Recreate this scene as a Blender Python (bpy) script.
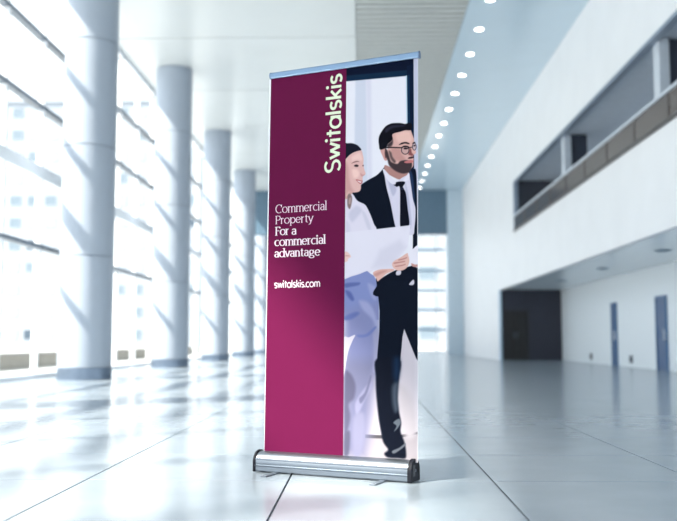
import bpy, bmesh, math, random
from mathutils import Vector, Matrix
random.seed(7)
for o in list(bpy.data.objects):
    bpy.data.objects.remove(o)
SC = bpy.context.scene
COL = SC.collection

# ------------------------------------------------------------------ camera
FPX, CX, CY = 900.0, 338.5, 260.5
PITCH, YAW = math.radians(5.048), math.radians(1.49)
cam = bpy.data.cameras.new('camera')
cam.sensor_width = 36.0
cam.lens = FPX / 677.0 * 36.0
cam.clip_end = 600
cam.dof.use_dof = True
cam.dof.focus_distance = 4.65
cam.dof.aperture_fstop = 1.7
camo = bpy.data.objects.new('camera', cam)
COL.objects.link(camo)
CAM = Vector((0, 0, 0.7))
camo.location = CAM
camo.rotation_euler = (math.pi / 2 + PITCH, 0, YAW)
SC.camera = camo
FW = Vector((-math.sin(YAW) * math.cos(PITCH), math.cos(YAW) * math.cos(PITCH), math.sin(PITCH)))
RT = Vector((math.cos(YAW), math.sin(YAW), 0))
UP = RT.cross(FW)

# ------------------------------------------------------------------ world, sun, exposure
w = bpy.data.worlds.new('sky'); SC.world = w; w.use_nodes = True
bg = w.node_tree.nodes['Background']
bg.inputs[0].default_value = (0.89, 0.95, 1.0, 1)
bg.inputs[1].default_value = 1.3
sun = bpy.data.lights.new('sun', 'SUN')
sun.energy = 8.2
sun.angle = math.radians(2.3)
sun.color = (1.0, 0.91, 0.78)
suno = bpy.data.objects.new('sun', sun); COL.objects.link(suno)
SUND = Vector((0.85, 0.5, -1.0)).normalized()
suno.rotation_euler = SUND.to_track_quat('-Z', 'Y').to_euler()
suno.location = (-20, -4, 24)
SC.view_settings.view_transform = 'Standard'
SC.view_settings.look = 'None'
SC.view_settings.gamma = 1.0
SC.view_settings.use_curve_mapping = False
SC.view_settings.exposure = 0.88


# ------------------------------------------------------------------ helpers
def lin(c):
    def f(v):
        v /= 255.0
        return v / 12.92 if v <= 0.04045 else ((v + 0.055) / 1.055) ** 2.4
    return tuple(f(v) for v in c)


MATS = {}


def mat(name, rgb, rough=0.5, metal=0.0, var=0.04, scale=6.0, bump=0.0, spec=0.5, rvar=0.0):
    """procedural principled material with a little noise in colour (and relief)"""
    if name in MATS:
        return MATS[name]
    m = bpy.data.materials.new(name); m.use_nodes = True
    nt = m.node_tree; p = nt.nodes['Principled BSDF']
    base = lin(rgb)
    tc = nt.nodes.new('ShaderNodeTexCoord')
    nz = nt.nodes.new('ShaderNodeTexNoise'); nz.inputs['Scale'].default_value = scale
    nz.inputs['Detail'].default_value = 4
    nt.links.new(tc.outputs['Object'], nz.inputs['Vector'])
    rp = nt.nodes.new('ShaderNodeValToRGB')
    rp.color_ramp.elements[0].position = 0.3; rp.color_ramp.elements[1].position = 0.7
    rp.color_ramp.elements[0].color = tuple(max(0, v * (1 - var)) for v in base) + (1,)
    rp.color_ramp.elements[1].color = tuple(min(1, v * (1 + var)) for v in base) + (1,)
    nt.links.new(nz.outputs['Fac'], rp.inputs['Fac'])
    nt.links.new(rp.outputs['Color'], p.inputs['Base Color'])
    p.inputs['Roughness'].default_value = rough
    p.inputs['Metallic'].default_value = metal
    p.inputs['Specular IOR Level'].default_value = spec
    if rvar:
        mr = nt.nodes.new('ShaderNodeMapRange')
        mr.inputs['To Min'].default_value = rough - rvar; mr.inputs['To Max'].default_value = rough + rvar
        nt.links.new(nz.outputs['Fac'], mr.inputs['Value'])
        nt.links.new(mr.outputs['Result'], p.inputs['Roughness'])
    if bump:
        b = nt.nodes.new('ShaderNodeBump'); b.inputs['Strength'].default_value = bump
        b.inputs['Distance'].default_value = 0.01
        nt.links.new(nz.outputs['Fac'], b.inputs['Height'])
        nt.links.new(b.outputs['Normal'], p.inputs['Normal'])
    MATS[name] = m
    return m


def emit(name, rgb, strength):
    if name in MATS:
        return MATS[name]
    m = bpy.data.materials.new(name); m.use_nodes = True
    p = m.node_tree.nodes['Principled BSDF']
    p.inputs['Base Color'].default_value = lin(rgb) + (1,)
    p.inputs['Emission Color'].default_value = lin(rgb) + (1,)
    p.inputs['Emission Strength'].default_value = strength
    MATS[name] = m
    return m


def glass(name, rgb, gloss, tint=None, rough=0.0):
    """thin sheet of clear or tinted glass: mostly clear, a constant share of mirror"""
    m = bpy.data.materials.new(name); m.use_nodes = True
    nt = m.node_tree; nt.nodes.remove(nt.nodes['Principled BSDF'])
    out = nt.nodes['Material Output']
    tr = nt.nodes.new('ShaderNodeBsdfTransparent'); tr.inputs[0].default_value = rgb + (1,)
    gl = nt.nodes.new('ShaderNodeBsdfGlossy'); gl.inputs['Roughness'].default_value = rough
    gl.inputs['Color'].default_value = (tint or (1, 1, 1)) + (1,)
    mx = nt.nodes.new('ShaderNodeMixShader'); mx.inputs[0].default_value = gloss
    nt.links.new(tr.outputs[0], mx.inputs[1]); nt.links.new(gl.outputs[0], mx.inputs[2])
    nt.links.new(mx.outputs[0], out.inputs['Surface'])
    return m


def tag(o, label=None, cat=None, group=None, kind=None):
    for k, v in (('label', label), ('category', cat), ('group', group), ('kind', kind)):
        if v:
            o[k] = v
    return o


def link(name, me, parent=None, loc=None):
    o = bpy.data.objects.new(name, me); COL.objects.link(o)
    if parent:
        o.parent = parent
    if loc:
        o.location = loc
    return o


def empty(name, loc, rz=0):
    o = bpy.data.objects.new(name, None); COL.objects.link(o)
    o.location = loc; o.rotation_euler = (0, 0, rz); o.empty_display_size = 0.2
    return o


def bm_box(bm, x0, x1, y0, y1, z0, z1, bevel=0.0, mi=0):
    b2 = bmesh.new()
    bmesh.ops.create_cube(b2, size=1.0)
    for v in b2.verts:
        v.co = Vector(((x0 + x1) / 2 + v.co.x * (x1 - x0), (y0 + y1) / 2 + v.co.y * (y1 - y0),
                       (z0 + z1) / 2 + v.co.z * (z1 - z0)))
    if bevel:
        bmesh.ops.bevel(b2, geom=list(b2.edges), offset=bevel, segments=1, affect='EDGES')
    for f in b2.faces:
        f.material_index = mi
    vm = {}
    for v in b2.verts:
        vm[v] = bm.verts.new(v.co)
    for f in b2.faces:
        nf = bm.faces.new([vm[v] for v in f.verts]); nf.material_index = mi
    b2.free()


def bm_mesh(name, bm, mats, smooth=False):
    me = bpy.data.meshes.new(name)
    bmesh.ops.recalc_face_normals(bm, faces=list(bm.faces))
    bm.to_mesh(me); bm.free()
    for m in (mats if isinstance(mats, (list, tuple)) else [mats]):
        me.materials.append(m)
    if smooth:
        for p in me.polygons:
            p.use_smooth = True
    return me


def boxes(name, rects, m, parent=None, bevel=0.0, loc=None):
    bm = bmesh.new()
    for r in rects:
        bm_box(bm, *r, bevel=bevel)
    return link(name, bm_mesh(name, bm, m), parent, loc)


def lathe(name, prof, m, parent=None, loc=None, n=64, smooth_deg=35):
    bm = bmesh.new(); rings = []
    for r, z in prof:
        rings.append([bm.verts.new((r * math.cos(2 * math.pi * i / n), r * math.sin(2 * math.pi * i / n), z))
                      for i in range(n)])
    for a, b in zip(rings, rings[1:]):
        for i in range(n):
            bm.faces.new((a[i], a[(i + 1) % n], b[(i + 1) % n], b[i]))
    bm.faces.new(rings[0]); bm.faces.new(rings[-1])
    me = bm_mesh(name, bm, m, True)
    me.set_sharp_from_angle(angle=math.radians(smooth_deg))
    return link(name, me, parent, loc)


def extrude_profile(name, prof, x0, x1, m, parent=None, smooth=True):
    """closed profile of (y, z) points swept along local x"""
    bm = bmesh.new()
    a = [bm.verts.new((x0, y, z)) for y, z in prof]
    b = [bm.verts.new((x1, y, z)) for y, z in prof]
    n = len(prof)
    for i in range(n):
        bm.faces.new((a[i], a[(i + 1) % n], b[(i + 1) % n], b[i]))
    bm.faces.new(a); bm.faces.new(b)
    me = bm_mesh(name, bm, m, smooth)
    me.set_sharp_from_angle(angle=math.radians(18))
    return link(name, me, parent)


ORD = ['first', 'second', 'third', 'fourth', 'fifth', 'sixth', 'seventh', 'eighth', 'ninth', 'tenth', 'eleventh',
       'twelfth', 'thirteenth', 'fourteenth', 'fifteenth', 'sixteenth', 'seventeenth', 'eighteenth', 'nineteenth',
       'twentieth', 'twenty-first', 'twenty-second', 'twenty-third', 'twenty-fourth']

# ------------------------------------------------------------------ measures of the hall (metres, +Y down the hall)
Y0, Y1 = -10.0, 53.0          # glazed ends
XG = -6.1                     # glass wall on the left
XR = 4.85                     # face of the right wall
XB = 7.0                      # back of the ground-floor recess
ZC = 7.9                      # ceiling
ZR = 2.45                      # underside of the upper floor at right
YE = 31.8                     # end of the recess

white_wall = mat('white_plaster', (234, 235, 238), 0.45, var=0.02, scale=1.5)
white_metal = mat('white_metal', (236, 239, 243), 0.35, var=0.02)
dark_metal = mat('dark_grey_metal', (92, 104, 118), 0.4, var=0.05)


# ------------------------------------------------------------------ floor: separate tiles near by, the same stone beyond
def floor_material(joints):
    m = bpy.data.materials.new('polished_stone_jointed' if joints else 'polished_stone'); m.use_nodes = True
    nt = m.node_tree; p = nt.nodes['Principled BSDF']; L = nt.links.new
    geo = nt.nodes.new('ShaderNodeNewGeometry')
    nz = nt.nodes.new('ShaderNodeTexNoise'); nz.inputs['Scale'].default_value = 2.2; nz.inputs['Detail'].default_value = 6
    L(geo.outputs['Position'], nz.inputs['Vector'])
    rp = nt.nodes.new('ShaderNodeValToRGB')
    rp.color_ramp.elements[0].position = 0.3; rp.color_ramp.elements[1].position = 0.72
    rp.color_ramp.elements[0].color = lin((144, 156, 167)) + (1,)
    rp.color_ramp.elements[1].color = lin((153, 164, 174)) + (1,)
    L(nz.outputs['Fac'], rp.inputs['Fac'])
    col = rp.outputs['Color']
    if joints:
        sp = nt.nodes.new('ShaderNodeSeparateXYZ'); L(geo.outputs['Position'], sp.inputs[0])
        facs = []
        for ax, off in (('X', TX0), ('Y', TY0)):
            a = nt.nodes.new('ShaderNodeMath'); a.operation = 'SUBTRACT'; L(sp.outputs[ax], a.inputs[0]); a.inputs[1].default_value = off - TILE / 2
            b = nt.nodes.new('ShaderNodeMath'); b.operation = 'FLOORED_MODULO'; L(a.outputs[0], b.inputs[0]); b.inputs[1].default_value = TILE
            c = nt.nodes.new('ShaderNodeMath'); c.operation = 'COMPARE'; L(b.outputs[0], c.inputs[0]); c.inputs[1].default_value = TILE / 2; c.inputs[2].default_value = 0.004
            facs.append(c.outputs[0])
        mx = nt.nodes.new('ShaderNodeMath'); mx.operation = 'MAXIMUM'; L(facs[0], mx.inputs[0]); L(facs[1], mx.inputs[1])
        mc = nt.nodes.new('ShaderNodeMix'); mc.data_type = 'RGBA'
        L(mx.outputs[0], mc.inputs[0]); L(col, mc.inputs[6]); mc.inputs[7].default_value = lin((84, 96, 108)) + (1,)
        col = mc.outputs[2]
    L(col, p.inputs['Base Color'])
    mr = nt.nodes.new('ShaderNodeMapRange'); mr.inputs['To Min'].default_value = 0.17; mr.inputs['To Max'].default_value = 0.205
    L(nz.outputs['Fac'], mr.inputs['Value']); L(mr.outputs['Result'], p.inputs['Roughness'])
    p.inputs['Specular IOR Level'].default_value = 0.9
    return m


TILE = 1.02
TX0, TY0 = -0.37, 4.58
FX0, FX1 = TX0 - 4 * TILE, TX0 + 5 * TILE
FY0, FY1 = TY0 - 3 * TILE, TY0 + 6 * TILE
stone_j = floor_material(True)
stone = floor_material(False)
grout = mat('dark_grout', (48, 58, 70), 0.8)
XF = XB + 0.2
fl = boxes('floor', [(XG - 0.3, FX0, Y0, Y1, -0.2, 0), (FX1, XF, Y0, Y1, -0.2, 0),
                     (FX0, FX1, Y0, FY0, -0.2, 0), (FX0, FX1, FY1, Y1, -0.2, 0)], stone_j)
tag(fl, kind='structure')
boxes('grout_bed', [(FX0, FX1, FY0, FY1, -0.2, -0.008)], grout, fl)
bmt = bmesh.new(); g = 0.0045
bm_box(bmt, g, TILE - g, g, TILE - g, -0.0085, 0, bevel=0.0012)
tile_me = bm_mesh('floor_tile', bmt, stone)
for i in range(9):
    for j in range(9):
        link('floor_tile', tile_me, fl, (FX0 + i * TILE, FY0 + j * TILE, 0))

# ------------------------------------------------------------------ ceiling
XS0, XS1 = -0.12, 2.3
ceil_white = mat('ceiling_panel_white', (216, 220, 221), 0.3, var=0.015, scale=1.0)
ceil_blue = mat('satin_ceiling_blue_grey', (196, 216, 230), 0.22, var=0.02, scale=1.0)
slat_mat = mat('grey_ceiling_slat', (192, 196, 195), 0.5, var=0.03)
slat_back = mat('slat_backing', (70, 76, 82), 0.7)
ce = boxes('ceiling', [(XG - 0.15, XS0, Y0, Y1, ZC + 0.05, ZC + 0.35), (XS0, XS1, Y0, Y1, ZC + 0.12, ZC + 0.35),
                       (XS1, 8.4, Y0, Y1, ZC + 0.05, ZC + 0.35)], slat_back)
tag(ce, kind='structure')
PL = 4.5
bmp = bmesh.new(); bm_box(bmp, XG - 0.12, XS0 - 0.01, 0.022, PL - 0.022, 0, 0.05, bevel=0.004)
panel_me = bm_mesh('ceiling_panel', bmp, ceil_white)
bmp = bmesh.new(); bm_box(bmp, XS1 + 0.01, XR + 0.2, 0.002, PL - 0.002, 0, 0.05)
panel_b = bm_mesh('ceiling_panel', bmp, ceil_blue)
y = 20.9 - 7 * PL
while y < Y1:
    if y + PL <= Y1 + 0.5:
        link('ceiling_panel', panel_me, ce, (0, y, ZC))
        link('ceiling_panel', panel_b, ce, (0, y, ZC))
    y += PL
bms = bmesh.new(); y = Y0 + 0.1
while y < Y1:
    bm_box(bms, XS0, XS1, y, y + 0.2, ZC + 0.01, ZC + 0.07)
    y += 0.3
tag(link('ceiling_slats', bm_mesh('ceiling_slats', bms, slat_mat), ce), kind='stuff')

# ------------------------------------------------------------------ glass wall at left
clear = glass('clear_glass', (0.93, 0.96, 0.97), 0.06)


def glazing(name, origin, rz, length, first, step, rows, height, transom_m, deep):
    """glazing in its own x (along) / z (up) plane: transoms, mullions and single panes"""
    r = tag(empty(name, origin, rz), kind='structure')
    hw = 0.035
    zs = [0.0] + [a for a, b in rows] + [height]
    for z, hh in rows:
        boxes('transom', [(0, length, -deep / 2, deep / 2, z - hh / 2, z + hh / 2)], transom_m if hh < 0.2 else white_metal, r, bevel=0.005)
    boxes('sill', [(0, length, -0.1, 0.1, 0, 0.08)], white_metal, r, bevel=0.005)
    boxes('head', [(0, length, -0.1, 0.1, height - 0.1, height)], white_metal, r, bevel=0.005)
    xs = []
    x = first
    while x < length:
        xs.append(x); x += step
    bm = bmesh.new(); bm_box(bm, -hw, hw, -0.06, 0.06, 0.08, height - 0.1, bevel=0.004)
    mme = bm_mesh('mullion', bm, white_metal)
    for x in xs:
        link('mullion', mme, r, (x, 0, 0))
    cache = {}
    full = dict(rows)
    edges = [0.0] + xs + [length]
    for a, b in zip(edges, edges[1:]):
        for i in range(len(zs) - 1):
            lo = zs[i] + full.get(zs[i], 0.16) / 2
            hi = zs[i + 1] - full.get(zs[i + 1], 0.2) / 2
            wd = b - a - 2 * hw
            if wd < 0.05:
                continue
            key = (round(wd, 3), i)
            if key not in cache:
                bm = bmesh.new()
                v = [bm.verts.new(c) for c in ((0, 0, lo), (wd, 0, lo), (wd, 0, hi), (0, 0, hi))]
                bm.faces.new(v)
                cache[key] = bm_mesh('pane', bm, clear)
            link('pane', cache[key], r, (a + hw, 0, 0))
    return r


glazing('window_1', (XG, Y0, 0), math.pi / 2, Y1 - Y0, (4.1 - Y0) % 1.8, 1.8,
        [(2.45, 0.08), (3.85, 0.24), (5.1, 0.08), (6.45, 0.08)], ZC, dark_metal, 0.15)
glazing('window_2', (XG, Y1, 0), 0, XR - XG, 0.95, 1.9,
        [(1.3, 0.15), (2.45, 0.15), (3.6, 0.15), (4.75, 0.15), (6.0, 0.15)], ZC, mat('blue_grey_transom', (150, 172, 192), 0.4), 0.2)
glazing('window_3', (XG, Y0, 0), 0, XR - XG, 1.8, 1.8,
        [(2.45, 0.08), (5.1, 0.08)], ZC, white_metal, 0.2)

glazing('added_recess_window', (XB + 0.1, Y0, 0), math.pi / 2, 15.0 - Y0, 1.9, 1.9, [(1.9, 0.06)], ZR, white_metal, 0.12)  # glazing added out of view to bring daylight into the recess

# ------------------------------------------------------------------ right wall, recess, balcony
BZ0, BZ1, BY1 = 4.12, 5.75, 28.6      # slot of the balcony
wr = boxes('wall_right', [
    (XR, XR + 0.12, Y0, YE, ZR, BZ0), (XR, XR + 0.12, Y0, Y1, BZ1, ZC),
    (XR, XR + 0.12, BY1, YE, BZ0, BZ1), (XR, XR + 0.12, YE + 0.2, Y1, 0, BZ1), (XR, XR + 0.12, YE, YE + 0.2, ZR, BZ1)], white_wall)
tag(wr, kind='structure')
tag(boxes('wall_recess', [(XB, XB + 0.2, 15.0, YE + 0.2, 0, ZR)], mat('pale_blue_recess_wall', (244, 250, 254), 0.4, var=0.005)), kind='structure')
tag(boxes('ceiling_recess', [(XR + 0.12, XB + 0.2, Y0, YE + 0.2, ZR, ZR + 0.2)],
          mat('satin_recess_ceiling', (236, 246, 252), 0.2, var=0.01)), kind='structure')
dark_wall = mat('charcoal_wall', (44, 46, 60), 0.5, var=0.06)
we = boxes('wall_recess_end', [(XR + 0.06, XB, YE, YE + 0.2, 0, ZR)], dark_wall)
tag(boxes('trim_2', [(XR - 0.01, XR + 0.06, YE - 0.03, YE + 0.2, 0, ZR)], mat('pale_blue_jamb', (176, 200, 220), 0.4)), kind='structure')
tag(we, kind='structure')
tag(boxes('wall_balcony', [(6.4, 6.6, Y0, BY1 + 0.2, BZ0 - 0.2, BZ1 + 0.3)],
          mat('blue_grey_balcony_wall', (196, 210, 228), 0.5)), kind='structure')
tag(boxes('floor_balcony', [(XR + 0.12, 6.4, Y0, BY1 + 0.2, BZ0 - 0.2, BZ0 - 0.02)],
          mat('balcony_floor_grey', (110, 112, 118), 0.6)), kind='structure')
tag(boxes('ceiling_balcony', [(XR + 0.12, 6.4, Y0, BY1 + 0.2, BZ1 + 0.02, BZ1 + 0.2)],
          mat('balcony_ceiling_grey', (206, 216, 228), 0.5)), kind='structure')
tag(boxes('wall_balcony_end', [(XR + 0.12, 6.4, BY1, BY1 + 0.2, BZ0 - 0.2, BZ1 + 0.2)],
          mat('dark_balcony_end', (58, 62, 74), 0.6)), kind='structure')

# black double door in the dark end wall
d1 = tag(empty('door_1', (XR + 0.09, YE, 0)), kind='structure')
black = mat('black_satin', (10, 10, 14), 0.4)
boxes('door_frame', [(0, 0.05, -0.03, 0, 0, 1.7), (0.86, 0.91, -0.03, 0, 0, 1.7), (0, 0.91, -0.03, 0, 1.7, 1.75)],
      mat('door_frame_dark', (36, 37, 46), 0.5), d1)
for k in range(2):
    lf = boxes('door_leaf', [(0.05 + k * 0.405, 0.05 + k * 0.405 + 0.402, -0.02, 0, 0.01, 1.7)], black, d1, bevel=0.003)
    boxes('handle', [(0.38 + k * 0.12, 0.40 + k * 0.12, -0.05, -0.02, 0.75, 1.0)], dark_metal, lf, bevel=0.003)

# two narrow blue doors in the recess wall
blue_door = mat('blue_lacquer', (36, 82, 130), 0.4, var=0.04)
for n, (ya, yb, zt) in enumerate(((20.9, 21.52, 1.68), (24.97, 25.34, 1.68))):
    d = tag(empty('door_%d' % (n + 2), (XB, ya, 0)), kind='structure')
    boxes('door_frame', [(-0.05, 0, -0.05, 0, 0, zt + 0.05), (-0.05, 0, yb - ya, yb - ya + 0.05, 0, zt + 0.05),
                         (-0.05, 0, 0, yb - ya, zt, zt + 0.05)], mat('door_frame_blue', (60, 106, 150), 0.4), d)
    lf = boxes('door_leaf', [(-0.03, -0.002, 0, yb - ya, 0.005, zt)], blue_door, d, bevel=0.003)
    boxes('handle', [(-0.07, -0.03, 0.06, 0.08, 0.7, 0.95)], white_metal, lf, bevel=0.004)
# floor sockets beside them
for n, (y, lab) in enumerate(((27.8, 'small dark wall socket near the charcoal end wall'),
                              (23.7, 'small dark wall socket between the two narrow blue doors'))):
    s = tag(empty('wall_socket', (XB, y, 0.2)), lab, 'socket', 'low wall sockets in the recess')
    boxes('plate', [(-0.03, 0, -0.1, 0.1, -0.1, 0.1)], mat('socket_grey', (84, 92, 106), 0.4), s, bevel=0.008)
    for k in (-1, 1):
        boxes('outlet', [(-0.034, -0.028, k * 0.045 - 0.03, k * 0.045 + 0.03, -0.035, 0.035)], black, s, bevel=0.002)
# recess downlights (off)
for n, (y, lab) in enumerate(((13.2, 'unlit round downlight in the recess ceiling nearest the right picture edge'),
                              (17.7, 'unlit round downlight in the recess ceiling, before the first blue door'),
                              (22.2, 'unlit round downlight in the recess ceiling, between the two blue doors'),
                              (26.7, 'unlit round downlight in the recess ceiling nearest the charcoal wall'))):
    s = tag(empty('recess_downlight', (5.9, y, ZR)), lab, 'downlight', 'downlights in the recess ceiling')
    lathe('trim_ring', [(0.13, 0.0), (0.16, -0.004), (0.16, -0.02), (0.12, -0.025), (0.11, -0.006)],
          mat('downlight_trim_grey', (120, 140, 160), 0.4), s, n=32)
    lathe('reflector', [(0.1, -0.007), (0.02, -0.012)], mat('downlight_reflector', (70, 86, 106), 0.3), s, n=32)

# balcony: posts, handrail and bronze glass panels
post_m = mat('light_grey_post', (196, 204, 214), 0.4)
PY = [15.0, 22.1]
names = ['light grey balcony post near the right picture edge', 'light grey balcony post nearer the far end of the balcony']
for y, lab in zip(PY, names):
    p = tag(empty('balcony_post', (5.07, y, BZ0 - 0.02)), lab, 'post', 'posts of the balcony')
    boxes('shaft', [(-0.09, 0.09, -0.15, 0.15, 0.02, BZ1 - BZ0 + 0.02)], post_m, p, bevel=0.01)
    boxes('fin', [(0.09, 0.5, -0.05, 0.05, 0.02, BZ1 - BZ0 + 0.02)], mat('dark_fin', (46, 54, 70), 0.5), p)
    boxes('foot_plate', [(-0.1, 0.1, -0.19, 0.19, 0, 0.02)], post_m, p, bevel=0.004)
fr = tag(boxes('trim_1', [(XR - 0.01, XR + 0.13, BY1 - 0.12, BY1 + 0.003, BZ0, BZ1), (XR - 0.01, XR + 0.13, Y0, BY1 - 0.12, BZ1 - 0.06, BZ1 + 0.003)],
               mat('balcony_frame_grey', (140, 154, 172), 0.4)), kind='structure')
rl = tag(empty('balcony_railing', (XR + 0.0, 0, BZ0)), 'bronze glass balcony railing with grey handrail on the right wall', 'railing')
bronze = mat('bronze_glass', (84, 76, 74), 0.15, var=0.12, scale=0.8)
boxes('handrail', [(-0.05, 0.05, Y0, BY1 - 0.12, 0.47, 0.53)], post_m, rl, bevel=0.012)
boxes('bottom_channel', [(-0.05, 0.05, Y0, BY1 - 0.12, 0.0, 0.06)], mat('dark_channel', (60, 56, 56), 0.4), rl, bevel=0.004)
bm = bmesh.new(); bm_box(bm, -0.012, 0.012, 0.02, 1.78, 0.06, 0.47, bevel=0.002); rp_me = bm_mesh('glass_panel', bm, bronze)
bm = bmesh.new(); bm_box(bm, -0.025, 0.025, -0.02, 0.02, 0.06, 0.47, bevel=0.004); rs_me = bm_mesh('baluster', bm, mat('dark_baluster', (64, 60, 58), 0.4))
y = BY1 - 0.16 - 1.8
while y > Y0:
    link('glass_panel', rp_me, rl, (0, y, 0)); link('baluster', rs_me, rl, (0, y, 0))
    y -= 1.8

# far end: bulkhead and pier
tag(boxes('wall_bulkhead', [(XG + 0.2, 4.1, 43.0, 43.5, 5.76, ZC)], mat('slate_blue_bulkhead', (92, 118, 138), 0.4)), kind='structure')
tag(boxes('wall_pier', [(4.1, XR, 43.0, 43.5, 0, ZC)], mat('pale_blue_pier', (196, 212, 224), 0.3)), kind='structure')

# ------------------------------------------------------------------ columns
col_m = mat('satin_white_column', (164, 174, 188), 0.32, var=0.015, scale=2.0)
band_m = mat('brushed_steel_band', (120, 134, 152), 0.3, metal=0.7, var=0.06, scale=12)
seam_m = mat('column_seam', (116, 126, 140), 0.5)
RC = 0.475


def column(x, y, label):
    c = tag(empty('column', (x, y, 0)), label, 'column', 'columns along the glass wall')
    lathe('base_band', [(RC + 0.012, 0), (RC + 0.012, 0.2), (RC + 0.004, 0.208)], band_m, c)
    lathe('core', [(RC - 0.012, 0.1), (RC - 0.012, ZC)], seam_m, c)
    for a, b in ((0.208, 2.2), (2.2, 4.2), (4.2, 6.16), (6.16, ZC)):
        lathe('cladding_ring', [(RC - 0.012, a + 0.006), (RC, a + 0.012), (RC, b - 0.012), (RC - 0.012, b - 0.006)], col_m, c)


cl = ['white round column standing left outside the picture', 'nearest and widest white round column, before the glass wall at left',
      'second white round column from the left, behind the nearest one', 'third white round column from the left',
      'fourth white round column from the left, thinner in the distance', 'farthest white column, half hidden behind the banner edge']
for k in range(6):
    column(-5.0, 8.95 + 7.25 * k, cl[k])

# ------------------------------------------------------------------ lit ceiling downlights, a single row
for k in range(20):
    y = 18.62 + 1.82 * k
    if y > 42.5:
        break
    s = tag(empty('ceiling_downlight', (2.74, y, ZC)),
            '%s lit round downlight of the ceiling row, counted from the top picture edge' % ORD[k], 'downlight', 'lit downlights in a row on the ceiling')
    lathe('trim_ring', [(0.095, 0), (0.12, -0.004), (0.12, -0.016), (0.1, -0.02), (0.095, -0.008)], white_metal, s, n=32)
    lathe('lens', [(0.093, -0.006), (0.08, -0.012)], emit('lamp_glow', (255, 250, 244), 7.0), s, n=32)


# ------------------------------------------------------------------ the roll-up banner
BX, BY, BYAW = -0.1272, 4.7113, -0.4211
BU = Vector((math.cos(BYAW), math.sin(BYAW), 0)); BN = Vector((math.sin(BYAW), -math.cos(BYAW), 0))
BO = Vector((BX, BY, 0))
ban = tag(empty('roll_up_banner', (BX, BY, 0), BYAW),
          'tall magenta roll-up banner with a printed office photo, on an aluminium base', 'banner')


def uv(px, py):
    """photo pixel -> (u, v) on the banner's upright plane"""
    d = FW + RT * ((px - CX) / FPX) + UP * ((CY - py) / FPX)
    t = (BO - CAM).dot(BN) / d.dot(BN)
    P = CAM + d * t
    return (P - BO).dot(BU), P.z


alu = mat('brushed_aluminium', (128, 136, 146), 0.34, metal=0.9, var=0.03, scale=20)
cap_m = mat('dark_plastic_cap', (12, 16, 28), 0.65, spec=0.25)
SHT = 0.0005


def arc(cx, cy, r, a0, a1, n):
    return [(cx + r * math.cos(math.radians(a0 + (a1 - a0) * i / n)), cy + r * math.sin(math.radians(a0 + (a1 - a0) * i / n))) for i in range(n + 1)]


# cassette: (y, z), front is -y
prof = [(-0.054, 0.008), (-0.057, 0.012), (-0.057, 0.032), (-0.062, 0.037), (-0.062, 0.040), (-0.056, 0.042), (-0.057, 0.05)]
prof += arc(0, 0.05, 0.057, 176, 160, 3) + [(-0.0585, 0.0695), (-0.0575, 0.0745), (-0.0505, 0.0755)] + arc(0, 0.05, 0.057, 152, 97, 10)
prof += [(-0.004, 0.108), (0.006, 0.108)] + arc(0, 0.05, 0.057, 82, 2, 10) + [(0.057, 0.012), (0.053, 0.008)]
BW = 0.9419 / 2
BR = BW - 0.043
extrude_profile('cassette', prof, -BW + 0.012, BR - 0.02, alu, ban)


def capprof(s):
    p = [(-0.058, 0.004), (-0.0625, 0.009), (-0.0625, 0.052)] + arc(0, 0.0515, 0.0625, 178, 2, 20) + [(0.0625, 0.009), (0.058, 0.004)]
    return p


e = extrude_profile('end_cap', capprof(1), -BW, -BW + 0.012, cap_m, ban)
e = extrude_profile('end_cap', capprof(1), BR - 0.02, BR, cap_m, ban)
boxes('screw', [(BR - 0.001, BR + 0.002, -0.007, 0.007, 0.05, 0.064)], dark_metal, e, bevel=0.003)
boxes('label_recess', [(BR - 0.001, BR + 0.001, -0.035, -0.005, 0.03, 0.085)], mat('cap_recess', (20, 26, 40), 0.5), e, bevel=0.0008)
for fx in (-0.335, 0.275):
    boxes('foot', [(fx - 0.017, fx + 0.017, -0.185, 0.15, 0.0, 0.007)], alu, ban, bevel=0.002)
    boxes('foot_pivot', [(fx - 0.012, fx + 0.012, -0.012, 0.012, 0.007, 0.012)], dark_metal, ban, bevel=0.002)

# sheet, sheared a hair so that it hangs as in the photo
(ul, vb), (ur, _) = uv(264.0, 451), uv(417.9, 459.7)
(tl, vt), (tr, vt2) = uv(269.7, 77), uv(418.0, 55.5)
vb = 0.10
vt = (vt + vt2) / 2
sheet_m = mat('white_banner_film', (226, 226, 234), 0.5, var=0.01)
bm = bmesh.new()
q = [(ul, vb), (ur, vb), (tr, vt), (tl, vt)]
fa = [bm.verts.new((u, 0.0, v)) for u, v in q]; ba = [bm.verts.new((u, 0.0012, v)) for u, v in q]
bm.faces.new(fa); bm.faces.new(ba[::-1])
for i in range(4):
    bm.faces.new((fa[i], ba[i], ba[(i + 1) % 4], fa[(i + 1) % 4]))
sheet = link('banner_sheet', bm_mesh('banner_sheet', bm, sheet_m), ban)
# top rail: clamp profile with end caps
rz = vt
rprof = [(-0.009, rz - 0.014), (-0.013, rz - 0.008), (-0.013, rz + 0.008)] + arc(0, rz + 0.008, 0.013, 180, 0, 8) + [(0.013, rz - 0.008), (0.009, rz - 0.014)]
ra, rb = tl + 0.01, tr + 0.004
rail = extrude_profile('top_rail', rprof, ra, rb, mat('blue_grey_anodised', (118, 144, 174), 0.4, metal=0.4, var=0.02), ban)
cprof = [(yy * 1.12, rz + (zz - rz) * 1.08) for yy, zz in rprof]
extrude_profile('rail_cap', cprof, ra - 0.004, ra, mat('rail_cap_grey', (96, 118, 150), 0.4), ban)
extrude_profile('rail_cap', cprof, rb, rb + 0.006, mat('rail_cap_grey', (96, 118, 150), 0.4), ban)
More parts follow.
